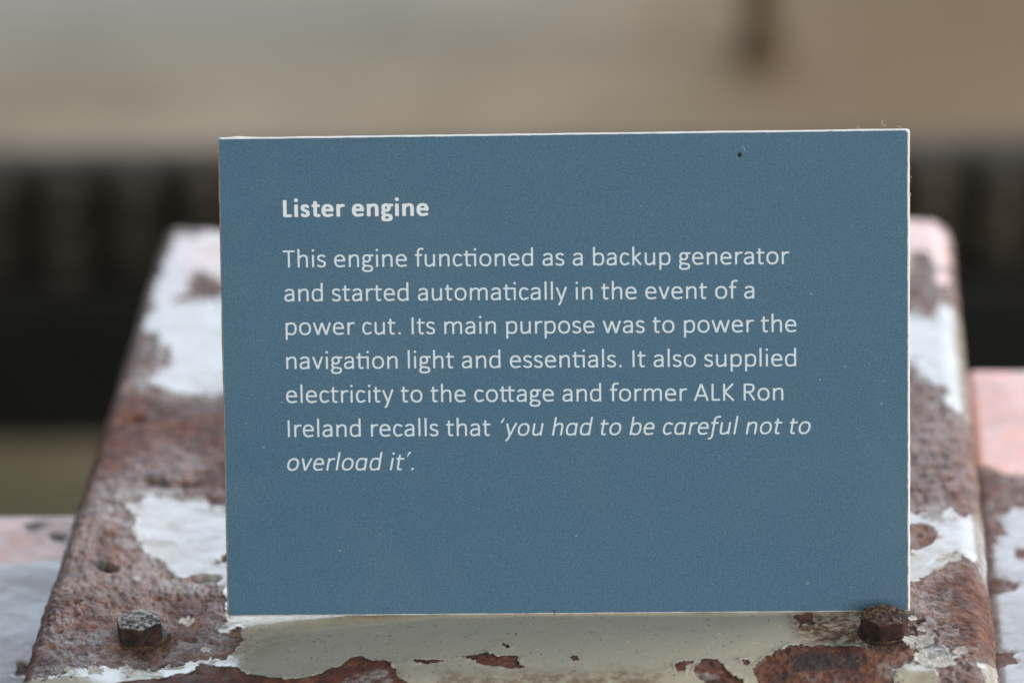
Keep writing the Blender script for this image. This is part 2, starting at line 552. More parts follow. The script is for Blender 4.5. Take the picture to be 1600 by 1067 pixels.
def surface_fields(X, Y, paint, rust, red, z=0.0, seed=0):
    sd = np.full(X.shape, -50.0)
    tone = np.zeros(X.shape)
    pink = np.zeros(X.shape)
    n1 = fbm(X / 9, Y / 14, 5, 11 + seed, 0.6)
    n2 = fbm(X / 2.6, Y / 4.0, 3, 29 + seed, 0.6)
    n3 = fbm(X / 3.4, Y / 2.4, 4, 37 + seed, 0.7)
    wx, wy = fbm(X / 2.8, Y / 3.4, 4, 301 + seed, 0.6) * 1.5, fbm(X / 2.8, Y / 3.4, 4, 307 + seed, 0.6) * 1.9
    worn = np.zeros(X.shape)
    for pts, rag, tn, pk in paint:
        d = poly_sd(X, Y, plate_pts(pts, z)) + n1 * rag * 1.6 + n3 * rag * 0.75
        worn = np.maximum(worn, min(1.0, rag / 3.5) * sstep(-4.2 * rag, 0.5, d))
        sel = d > sd
        tone = np.where(sel, tn, tone)
        pink = np.where(sel, pk, pink)
        sd = np.maximum(sd, d)
    redf = np.zeros(X.shape)
    for pts, rag, rd in rust:
        d = poly_sd(X + wx, Y + wy, plate_pts(pts, z)) + n1 * rag * 0.9 + n2 * rag * 0.5
        worn = worn * (1 - sstep(-3, 0, d))
        redf = np.where(d > -1.0, np.maximum(redf, rd), redf)
        sd = np.minimum(sd, -d)
    redf = np.maximum(redf, 0.75 * sstep(-0.04, 0.32, fbm(X / 24, Y / 34, 4, 211 + seed)))
    for pts in red:
        redf = np.maximum(redf, sstep(-7, 5, poly_sd(X, Y, plate_pts(pts, z)) + n1 * 6))
    return sd, tone, pink, redf, n1, n2, worn


def rust_relief(X, Y, n1, n2, seed=0):
    c1, i1 = cells(X / 2.4 + n1 * 0.9, Y / 2.8 + n2 * 0.5, 41 + seed)
    scab = i1 * 0.22 * sstep(0.62, 0.25, c1)
    pit_c, pit_i = cells(X / 5.2 + 0.5 * n1, Y / 6.0, 77 + seed)
    pit = np.where(pit_i > 0.35, sstep(0.32, 0.12, pit_c), 0) * -0.38
    return 0.60 * n1 + 0.26 * n2 + scab + pit + 0.34 * fbm(X / 1.1, Y / 1.5, 3, 55 + seed, 0.6)


def cover_profile():
    arc = np.sin(np.linspace(0, math.pi / 2, 22))
    xs_top = np.linspace(XL + RXL, XR - RXR, 880)
    X0 = np.concatenate([np.full(5, XL + RXL), np.full(21, XL + RXL), xs_top, np.full(21, XR - RXR), np.full(5, XR - RXR)])
    A = np.concatenate([np.full(5, -1.0), -arc[:0:-1], np.zeros(len(xs_top)), arc[1:], np.full(5, 1.0)])
    SX = np.concatenate([[120, 80, 40, 15, 4], np.zeros(21 + len(xs_top) + 21), [4, 15, 40, 80, 120]])
    arcf = np.sin(np.linspace(0, math.pi / 2, 52))
    y_top = np.concatenate([np.linspace(YF + RYF, 26, 170), np.linspace(27, YB - RYB, 270)])
    Y0 = np.concatenate([np.full(10, YF + RYF), np.full(51, YF + RYF), y_top, np.full(21, YB - RYB), np.full(4, YB - RYB)])
    B = np.concatenate([np.full(10, -1.0), -arcf[:0:-1], np.zeros(len(y_top)), arc[1:], np.full(4, 1.0)])
    SY = np.concatenate([[120, 80, 50, 30, 20, 14, 9, 6, 3, 1.2], np.zeros(51 + len(y_top) + 21), [10, 40, 80, 120]])
    return X0, A, SX, Y0, B, SY


X0, A, SX, Y0, B, SY = cover_profile()
B2, A2 = np.meshgrid(B, A, indexing='ij')
Y2, X2 = np.meshgrid(Y0, X0, indexing='ij')
SY2, SX2 = np.meshgrid(SY, SX, indexing='ij')
DX = A2 * np.sqrt(1 - B2 ** 2 / 2)
DY = B2 * np.sqrt(1 - A2 ** 2 / 2)
R2 = np.clip(DX ** 2 + DY ** 2, 0, 1)
PX = X2 + DX * np.where(A2 < 0, RXL, RXR)
PY = Y2 + DY * np.where(B2 < 0, RYF, RYB)
PZ = RZ * (np.sqrt(1 - R2) - 1) - np.maximum(SX2, SY2)
# unrolled coordinates for the patches, so that they run on over the rounded edges
UX = PX + np.sign(A2) * np.clip(-PZ, 0, 60) * (np.abs(A2) > 0) * 0.6
UY = PY - np.clip(-PZ, 0, 60) * (B2 < 0) * 0.9 + np.clip(-PZ, 0, 60) * (B2 > 0) * 0.6
sd, tone, pink, redf, n1, n2, worn = surface_fields(UX, UY, PAINT, RUST, RED)
PZ = PZ - dish_depth(PX, PY)
for hx, hy, hr, hd in ((165, 885, 2.3, 5.5), (240, 750, 3.2, 3.0), (292, 757, 2.6, 2.5), (208, 655, 3.0, 2.0), (1434, 968, 1.5, 2.0),
                       (300, 1000, 1.0, 1.2), (120, 940, 1.4, 1.6), (312, 905, 2.2, 2.2), (335, 905, 1.8, 1.6)):
    hp = on_cover(hx, hy)
    rr = np.hypot((PX - hp[0]) / 1.3, PY - hp[1]) / hr + 0.35 * n1 + 0.3 * n2
    PZ = PZ - hd * np.exp(-np.clip(rr, 0, 9) ** 5)
relief = rust_relief(UX, UY, n1, n2)
lip_n = sstep(-0.1, 0.7, fbm(UX / 6, UY / 6, 3, 91))
paint_h = 0.70 + 0.12 * fbm(UX / 22, UY / 22, 3, 63) + 0.10 * fbm(UX / 7, UY / 8, 3, 67) + 0.75 * lip_n * np.exp(-np.clip(sd, 0, 99) / 1.3)
pm = sstep(-0.25, 0.12, sd)
disp = (1 - pm) * np.clip(relief, -1.0, 1.0) * np.where(redf > .6, 0.75, 1.35) + pm * paint_h - 0.5 * pm
gx = np.gradient(np.stack([PX, PY, PZ], -1), axis=1)
gy = np.gradient(np.stack([PX, PY, PZ], -1), axis=0)
N = np.cross(gx, gy)
N /= np.linalg.norm(N, axis=-1, keepdims=True) + 1e-12
P = np.stack([PX, PY, PZ], -1) + N * disp[..., None]
dark_rust_pit_shade = np.zeros(PX.shape)  # dark rust areas, plus shade painted into the pits
for pts, amt in (([(152, 884), (158, 877), (172, 877), (180, 884), (172, 891), (157, 891)], 1.3), ([(228, 748), (250, 744), (252, 754), (230, 756)], 0.7), ([(280, 758), (300, 750), (304, 758), (286, 764)], 0.7),
                 ([(1244, 1032), (1290, 1022), (1345, 1026), (1340, 1044), (1280, 1046), (1236, 1050)], 1.0),
                 ([(1204, 1050), (1240, 1048), (1236, 1080), (1200, 1080)], 0.8),
                 ([(160, 905), (200, 890), (215, 925), (180, 940)], 0.35), ([(215, 640), (350, 622), (350, 640), (230, 655)], 0.5),
                 ([(1200, 1010), (1250, 1004), (1240, 1016), (1206, 1024)], 0.4), ([(1470, 912), (1500, 925), (1496, 950), (1462, 935)], 0.5)):
    dark_rust_pit_shade = np.maximum(dark_rust_pit_shade, amt * sstep(-2.2, 1.2, poly_sd(UX, UY, plate_pts(pts)) + 4 * n1 + 1.5 * n2))
for pts, amt in (([(545, 1056), (592, 1048), (604, 1062), (590, 1080), (540, 1076)], 0.95), ([(1062, 1056), (1110, 1052), (1112, 1090), (1060, 1090)], 0.9),
                 ([(1250, 1052), (1300, 1046), (1330, 1056), (1300, 1080), (1240, 1080)], 0.28), ([(1040, 1080), (1090, 1060), (1120, 1080)], 0.6),
                 ([(1420, 930), (1480, 925), (1500, 985), (1430, 1000)], 0.75), ([(70, 1010), (170, 985), (150, 1050), (60, 1060)], 0.6),
                 ([(240, 1010), (350, 990), (350, 1035), (240, 1045)], 0.7)):
    worn = np.maximum(worn, amt * sstep(-2.5, 1.0, poly_sd(UX, UY, plate_pts(pts)) + 4 * n1 + 2 * n2))
st = np.zeros(PX.shape)
for pts, r, amt in (([(1236, 962), (1345, 955), (1345, 1008), (1262, 1000)], 5, 1.0),
                    ([(690, 1052), (1030, 1050), (1060, 1110), (690, 1110)], 5, 0.55),
                    ([(1480, 985), (1560, 1010), (1560, 1080), (1440, 1060)], 6, 0.4),
                    ([(560, 1040), (625, 1040), (630, 1090), (560, 1090)], 3, 0.3),
                    ([(355, 985), (420, 968), (470, 1000), (360, 1040)], 8, 0.25)):
    st = np.maximum(st, amt * sstep(-r, r * 0.8, poly_sd(UX, UY, plate_pts(pts)) + 3 * n1))
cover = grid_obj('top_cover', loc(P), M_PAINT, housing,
                 {'paint_sd': sd, 'tone': tone, 'pink': pink, 'red': redf, 'stain': st, 'worn': worn, 'dark_rust_shade': dark_rust_pit_shade})


def box_obj(name, x0, x1, y0, y1, z0, z1, mat, parent=None, off=None, bev=4.0):
    off = HOFF if off is None else off
    b = bev
    pl = [(x0 + b, y0), (x1 - b, y0), (x1, y0 + b), (x1, y1 - b), (x1 - b, y1), (x0 + b, y1), (x0, y1 - b), (x0, y0 + b)]
    inn = [(min(max(x, x0 + b), x1 - b), min(max(y, y0 + b), y1 - b)) for x, y in pl]
    v = [(x, y, z0) for x, y in pl] + [(x, y, z1 - b) for x, y in pl] + \
        [(x + 0.7 * (a - x), y + 0.7 * (c - y), z1 - 0.3 * b) for (x, y), (a, c) in zip(pl, inn)] + \
        [(x, y, z1) for x, y in [(x0 + b, y0 + b * .4), (x1 - b, y0 + b * .4), (x1 - b * .4, y0 + b), (x1 - b * .4, y1 - b),
                                 (x1 - b, y1 - b * .4), (x0 + b, y1 - b * .4), (x0 + b * .4, y1 - b), (x0 + b * .4, y0 + b)]]
    v[16:24] = [(x, y, z1 - 0.25 * b) for x, y in [(x0 + b, y0 + b * .15), (x1 - b, y0 + b * .15), (x1 - b * .15, y0 + b), (x1 - b * .15, y1 - b),
                                                  (x1 - b, y1 - b * .15), (x0 + b, y1 - b * .15), (x0 + b * .15, y1 - b), (x0 + b * .15, y0 + b)]]
    f = []
    for k in range(3):
        for i in range(8):
            j = (i + 1) % 8
            f.append((k * 8 + i, k * 8 + j, k * 8 + 8 + j, k * 8 + 8 + i))
    f.append(tuple(range(24, 32)))
    f.append(tuple(range(7, -1, -1)))
    return mesh_obj(name, (np.array(v) - off) * MM, f, mat, parent)


box_obj('base_frame', XL + 12, XR - 12, YF + 14, YB - 14, FZ + 3, -100, M_IRON_BROWN, housing)

# side flanges: lower ledges of the same casting, left one and right one
FLZ = -26.0


def flange(x0, x1, y0, y1, paint, rust, red, seed, sag):
    nx, ny = 170, 260
    arc = np.sin(np.linspace(0, math.pi / 2, 10))
    def ax(a, b, n, r):
        t = np.linspace(a + r, b - r, n)
        return (np.concatenate([np.full(2, a + r), np.full(9, a + r), t, np.full(9, b - r), np.full(2, b - r)]),
                np.concatenate([np.full(2, -1.0), -arc[:0:-1], np.zeros(n), arc[1:], np.full(2, 1.0)]),
                np.concatenate([[34, 10], np.zeros(n + 18), [10, 34]]))
    r = 7.0
    xx, a, sx = ax(x0, x1, nx, r)
    yy, b, sy = ax(y0, y1, ny, r)
    b2, a2 = np.meshgrid(b, a, indexing='ij')
    y2, x2 = np.meshgrid(yy, xx, indexing='ij')
    s2y, s2x = np.meshgrid(sy, sx, indexing='ij')
    dx, dy = a2 * np.sqrt(1 - b2 ** 2 / 2), b2 * np.sqrt(1 - a2 ** 2 / 2)
    px, py = x2 + dx * r, y2 + dy * r
    pz = FLZ + r * (np.sqrt(np.clip(1 - dx ** 2 - dy ** 2, 0, 1)) - 1) - np.maximum(s2x, s2y)
    sd, tone, pink, redf, n1, n2, worn = surface_fields(px, py, paint, rust, red, FLZ, seed)
    rel = rust_relief(px, py, n1, n2, seed)
    pm = sstep(-0.25, 0.12, sd)
    pz = pz + (1 - pm) * rel * 0.8 + pm * (0.35 + 0.2 * fbm(px / 30, py / 30, 3, seed))
    pz = pz - sag * np.clip(y1 - 12 - py, 0, 999) ** 2 + 0.5 * fbm(px / 38, py / 50, 2, seed + 5)
    stn = 0.35 * sstep(0.0, 0.6, fbm(px / 18, py / 25, 4, seed + 3))
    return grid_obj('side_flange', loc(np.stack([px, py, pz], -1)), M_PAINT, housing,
                    {'paint_sd': sd, 'tone': tone, 'pink': pink, 'red': redf, 'stain': stn, 'worn': worn, 'dark_rust_shade': worn * 0})


yl = at_z(60, 797, FLZ)[1]
yr = at_z(1560, 570, FLZ)[1]
flange(-330, XL + 1.5, -70, yl,
       [([(-200, 780), (130, 780), (130, 880), (-200, 900)], 3, 0.4, 1.0),
        ([(-200, 880), (130, 870), (130, 1200), (-200, 1200)], 4, 0.35, 0.1)],
       [([(36, 822), (62, 818), (70, 826), (50, 831)], 0.8, 0.1), ([(80, 835), (105, 838), (100, 850), (84, 848)], 2.0, 0.2),
        ([(30, 1030), (60, 1034), (50, 1048), (30, 1046)], 2.5, 0.4)], [], 100, 0.00022)
flange(XR - 1.5, 300, -70, yr,
       [([(1480, 560), (1800, 560), (1800, 750), (1600, 745), (1480, 720)], 3, 0.5, 0.95),
        ([(1570, 790), (1800, 780), (1800, 1200), (1540, 1200), (1550, 860)], 4, 0.45, 0.05)],
       [([(1530, 818), (1566, 812), (1572, 834), (1530, 842)], 1.5, 0.3), ([(1530, 906), (1580, 902), (1596, 918), (1530, 930)], 2.5, 0.4),
        ([(1550, 1010), (1590, 1012), (1590, 1030), (1550, 1036)], 2.5, 0.4), ([(1588, 856), (1600, 858), (1600, 870), (1590, 868)], 1.5, 0.2)],
       [], 140, 0.00003)


# ------------------------------------------------------------------ bolts
def bolt(px, py, ang, R, h, mat, washer_r, seed, tilt=(0, 0), label=None, lift=0.0):
    base = on_cover(px, py)
    ang = math.atan2(CAM[1] - base[1], CAM[0] - base[0]) + ang
    nA, rc = 180, R * 0.87
    th = np.linspace(0, 2 * math.pi, nA + 1)
    apo = R * math.cos(math.pi / 6)
    sect = (th - ang + math.pi / 6) % (math.pi / 3) - math.pi / 6
    # corner towards the camera: corners where (th - ang) is a multiple of 60 degrees
    sect = (th - ang) % (math.pi / 3) - math.pi / 6
    hexr = np.minimum(apo / np.cos(sect), R * 0.965)
    rows = []
    for z in np.linspace(0, 1, 16):
        rows.append((hexr, z))
    V = []
    chamf = lambda r: h - np.clip(r - rc, 0, 99) * 0.55
    for r_, z in rows:
        V.append(np.stack([r_ * np.cos(th), r_ * np.sin(th), z * chamf(r_)], -1))
    for s in np.linspace(1, 0, 26)[1:]:
        r_ = hexr * s
        dome = 0.25 * np.clip(1 - (r_ / rc) ** 2, 0, 1)
        V.append(np.stack([r_ * np.cos(th), r_ * np.sin(th), chamf(r_) + dome], -1))
    V = np.array(V)
    x, y, z = V[..., 0], V[..., 1], V[..., 2]
    nn = fbm((x + z * 0.7) / 1.7 + 9, (y + z * 0.7) / 1.7, 4, seed, 0.6)
    fine = fbm((x - z) / 0.55, (y + z) / 0.55, 3, seed + 4, 0.6)
    cen = np.array([0, 0, h * 0.5])
    d = V - cen
    topm = sstep(h - 0.9, h - 0.2, z)
    sc = 1 + (0.012 * nn + 0.008 * fine)[..., None]
    V = cen + d * sc
    V[..., 2] += topm * (0.22 * nn + 0.16 * fine)
    V[:, -1] = V[:, 0]
    Vm = V * MM
    cz = tilt
    o = grid_obj('bolt', Vm, mat, housing, None, True, True)
    o.location = loc([base[0], base[1], base[2] + 0.35 + lift])
    o.rotation_euler = (cz[0], cz[1], 0)
    if label: o['label'] = label
    # washer
    thw = np.linspace(0, 2 * math.pi, 121)
    prof = [(R * 0.80, 0.75), (washer_r - 0.5, 0.78), (washer_r - 0.12, 0.60), (washer_r, 0.35), (washer_r, -0.6)]
    W = np.array([[((r + 0.12 * math.sin(3 * t + seed)) * math.cos(t), (r + 0.12 * math.sin(3 * t + seed)) * math.sin(t), zz) for t in thw]
                  for r, zz in prof])
    W[..., 2] += 0.10 * fbm(W[..., 0] / 1.2, W[..., 1] / 1.2, 3, seed + 8)
    W[:, -1] = W[:, 0]
    w = grid_obj('washer', W * MM, M_WASHER if seed % 2 else M_BOLT_DARK, o, None, True, False)
    w.location = (0, 0, -0.1 * MM)
    return o


bolt(219.5, 997, 0.09, 7.6, 6.3, M_BOLT_PALE, 8.5, 3, (0.01, -0.02), 'weathered hex bolt with pale flaky top')
bolt(1381, 990, -0.16, 7.8, 6.2, M_BOLT_DARK, 8.1, 8, (-0.02, 0.02), 'dark brown hex bolt against the sign')


# crust of rust grains round the bolts: many tiny grains, one mesh per bolt
def grains(px, py, r0, r1, n, seed, name='rust_crust'):
    rnd = random.Random(seed)
    c = on_cover(px, py)
    v, f = [], []
    for i in range(n):
        a = rnd.uniform(0, 2 * math.pi)
        r = r0 + (r1 - r0) * rnd.random() ** 1.6
        s = rnd.uniform(0.15, 0.55)
        x, y, z = c[0] + r * math.cos(a), c[1] + r * math.sin(a), c[2] + rnd.uniform(0.0, 0.45)
        k = len(v)
        for q in ((1, 0, 0), (-1, 0, 0), (0, 1, 0), (0, -1, 0), (0, 0, 1), (0, 0, -1)):
            j = [rnd.uniform(0.6, 1.3) * s * t + rnd.uniform(-.12, .12) * s for t in q]
            v.append((x + j[0], y + j[1], z + j[2] * 0.8))
        for t in ((0, 2, 4), (2, 1, 4), (1, 3, 4), (3, 0, 4), (2, 0, 5), (1, 2, 5), (3, 1, 5), (0, 3, 5)):
            f.append(tuple(k + e for e in t))
    o = mesh_obj(name, loc(np.array(v)), f, M_CRUMB, housing)
    tag(o, kind='stuff')
    return o


grains(1381, 994, 7.4, 11.5, 420, 5)
grains(219.5, 1003, 8.3, 12.0, 160, 6)


# curled paint flakes that stand off the cover
def flake(px, py, lx, ly, rz, curl, tilt, seed, z=0.6):
    c = on_cover(px, py, z)
    n, m = 41, 31
    u = np.linspace(-1, 1, n)
    w = np.linspace(-1, 1, m)
    Wv, U = np.meshgrid(w, u, indexing='ij')
    an = np.arctan2(Wv, U + 1e-6)
    edge = 1 + 0.75 * fbm(np.cos(an) * 1.6 + seed, np.sin(an) * 1.6, 4, seed, 0.75)
    x = U * np.sqrt(1 - Wv ** 2 / 2) * lx * edge
    y = Wv * np.sqrt(1 - U ** 2 / 2) * ly * edge
    zz = curl * (0.8 * (x / lx) ** 2 + 0.3 * (y / ly) ** 2 + 0.5 * y / ly) + 0.30 * fbm(x / 1.3, y / 1.3, 3, seed)
    top = np.stack([x, y, zz], -1)
    bot = top - np.array([0, 0, 0.22])
    Pn = np.concatenate([bot[::-1], top], 0)
    o = grid_obj('paint_flake', Pn * MM, M_FLAKE, housing, None, True, False)
    o.location = loc(c)
    o.rotation_euler = (tilt, random.uniform(-.1, .1), rz)
    return o


for a in ((292, 974, 2.3, 2.0, 0.2, 0.35, 0.25, 1), (1437, 1007, 4.2, 2.6, 0.15, 0.7, 0.22, 2), (1447, 1031, 3.4, 3.2, 0.3, 0.6, 0.2, 3),
          (1470, 1038, 4.6, 2.6, 0.5, 0.5, 0.15, 4), (1482, 874, 4.0, 2.0, 0.25, 0.5, 0.3, 5), (214, 905, 1.2, 1.0, 0.3, 0.2, 0.2, 8), (322, 1018, 1.8, 1.1, 0.5, 0.3, 0.2, 9),
          (150, 1050, 2.2, 1.5, 0.4, 0.4, 0.3, 10), (205, 1055, 2.0, 1.5, 0.9, 0.5, 0.3, 11), (1440, 985, 1.6, 1.3, 0.2, 0.3, 0.2, 12),
          (1425, 968, 1.4, 1.0, 0.7, 0.3, 0.2, 13), (1500, 1020, 2.2, 1.4, 0.2, 0.4, 0.3, 14)):
    flake(*a)

# ------------------------------------------------------------------ the sign
LEAN, CYAW, CROLL, CZ = 0.2640, -0.0008, 0.0002, 0.8


def rmat(ax, a):
    return np.array(Matrix.Rotation(a, 3, ax))


CR = rmat('Z', CYAW) @ rmat('X', -LEAN) @ rmat('Y', CROLL)
sign = empty('information_sign', (0, 0, CZ * MM))
sign.rotation_euler = Matrix(CR.tolist()).to_euler()
tag(sign, 'blue information sign with white lettering on thick white board, leaning on rusty cover beside bolt', 'sign')


def card_uv(px, py, depth=0.0):
    """photograph position -> (u, v) in mm on the sign's face (depth behind the face)"""
    d = CR.T @ ray(px, py)
    o = CR.T @ (CAM - np.array([0, 0, CZ]))
    t = (depth - o[1]) / d[1]
    q = o + d * t
    return np.array([q[0], q[2]])


cTL, cTR, cBR, cBL = (card_uv(*p) for p in ((342.5, 218), (1418, 204), (1418.5, 953), (358, 961)))


def bil(a, b):
    a = np.asarray(a)[..., None]
    b = np.asarray(b)[..., None]
    return (cBL * (1 - a) + cBR * a) * (1 - b) + (cTL * (1 - a) + cTR * a) * b


# backing board: outline walked round with small nicks, 5.5 mm thick, softly bevelled
def board():
    T = 5.6
    per = []
    n = 260
    s = np.linspace(0, 1, n, endpoint=False)
    per += [(bil(t, 0.0), (0, -1), 0) for t in s]
    per += [(bil(1.0, t), (1, 0), 1) for t in s]
    per += [(bil(1 - t, 1.0), (0, 1), 2) for t in s]
    per += [(bil(0.0, 1 - t), (-1, 0), 3) for t in s]
    pts = np.array([p[0] for p in per]).reshape(-1, 2)
    nor = np.array([p[1] for p in per], float)
    side = np.array([p[2] for p in per])
    nor = (nor + np.roll(nor, 1, 0) + np.roll(nor, -1, 0))
    nor /= np.linalg.norm(nor, axis=1, keepdims=True)
    grow = np.choose(side, [0.45, 0.70, 0.10, 0.55])
    k = np.arange(len(pts))
    rag = 0.14 * fbm(k / 9.0, side * 7.0, 4, 21, 0.6)
    bump = 0.4 * np.exp(-((pts[:, 0] - (cTL[0] + 5.5)) / 3.2) ** 2) * (side == 2)
    rings = []
    for inset, y, rg in ((0.62, 0.02, 0.1), (0.25, 0.10, 0.6), (0.0, 0.65, 1.0), (0.0, 2.2, 0.7), (0.0, 4.2, 0.7), (0.12, T - 0.3, 1.0), (0.4, T, 0.6)):
        q = pts + nor * (grow + 0.0 - inset + rag * rg + (bump * min(1, y / 3.0)))[:, None]
        rings.append(np.c_[q[:, 0], np.full(len(q), y), q[:, 1]])
    R = np.array(rings)
    R = np.concatenate([R, R[:, :1]], 1)
    o = grid_obj('backing_board', R * MM, M_BOARD, sign, None, True, False)
    me = o.data
    me.materials.append(M_EDGE)
    # left cut is coloured brown for its shade; the front and back covers close the tube
    mi = np.zeros(len(me.polygons), np.int32)
    L = len(pts)
    for i in range(len(mi)):
        if side[i % L] == 3: mi[i] = 1
    me.polygons.foreach_set('material_index', mi)
    import bmesh
    bm = bmesh.new()
    bm.from_mesh(me)
    bmesh.ops.remove_doubles(bm, verts=bm.verts, dist=1e-7)
    es = [e for e in bm.edges if e.is_boundary]
    bmesh.ops.holes_fill(bm, edges=es, sides=0)
    bmesh.ops.recalc_face_normals(bm, faces=bm.faces)
    bm.to_mesh(me)
    bm.free()
    return o


board()
# printed face: a thin sheet glued on, its cut edge a little uneven
na, nb = 241, 171
Bv, Av = np.meshgrid(np.linspace(0, 1, nb), np.linspace(0, 1, na), indexing='ij')
Q = bil(Av, Bv)
jit = 0.09
Q[0, :, 1] += jit * fbm(np.arange(na) / 3.0, np.zeros(na), 3, 2)
Q[-1, :, 1] += jit * fbm(np.arange(na) / 3.0, np.ones(na) * 5, 3, 2)
Q[:, 0, 0] += jit * fbm(np.arange(nb) / 3.0, np.ones(nb) * 9, 3, 2)
Q[:, -1, 0] += jit * 1.6 * fbm(np.arange(nb) / 2.0, np.ones(nb) * 14, 3, 2)
Q[-1, -1] += (-0.30, -0.30)
wave = -0.06 + 0.02 * fbm(Q[..., 0] / 30, Q[..., 1] / 30, 3, 7)
grid_obj('printed_face', np.stack([Q[..., 0], wave, Q[..., 1]], -1) * MM, M_BLUE, sign, None, True, False)


# ------------------------------------------------------------------ lettering: strokes grown into outlines
def bez(p0, p1, p2, p3, n=14):
    t = np.linspace(0, 1, n)[:, None]
    p0, p1, p2, p3 = map(np.array, (p0, p1, p2, p3))
    return (1 - t) ** 3 * p0 + 3 * (1 - t) ** 2 * t * p1 + 3 * (1 - t) * t * t * p2 + t ** 3 * p3


def ell(cx, cy, rx, ry, a0=0, a1=360, p=2.25, n=40):
    a = np.radians(np.linspace(a0, a1, n))
    c, s = np.cos(a), np.sin(a)
    return np.c_[cx + rx * np.sign(c) * np.abs(c) ** (2 / p), cy + ry * np.sign(s) * np.abs(s) ** (2 / p)]


def line(*pts):
    return np.array(pts, float)


def cat(*a):
    return np.concatenate(a, 0)


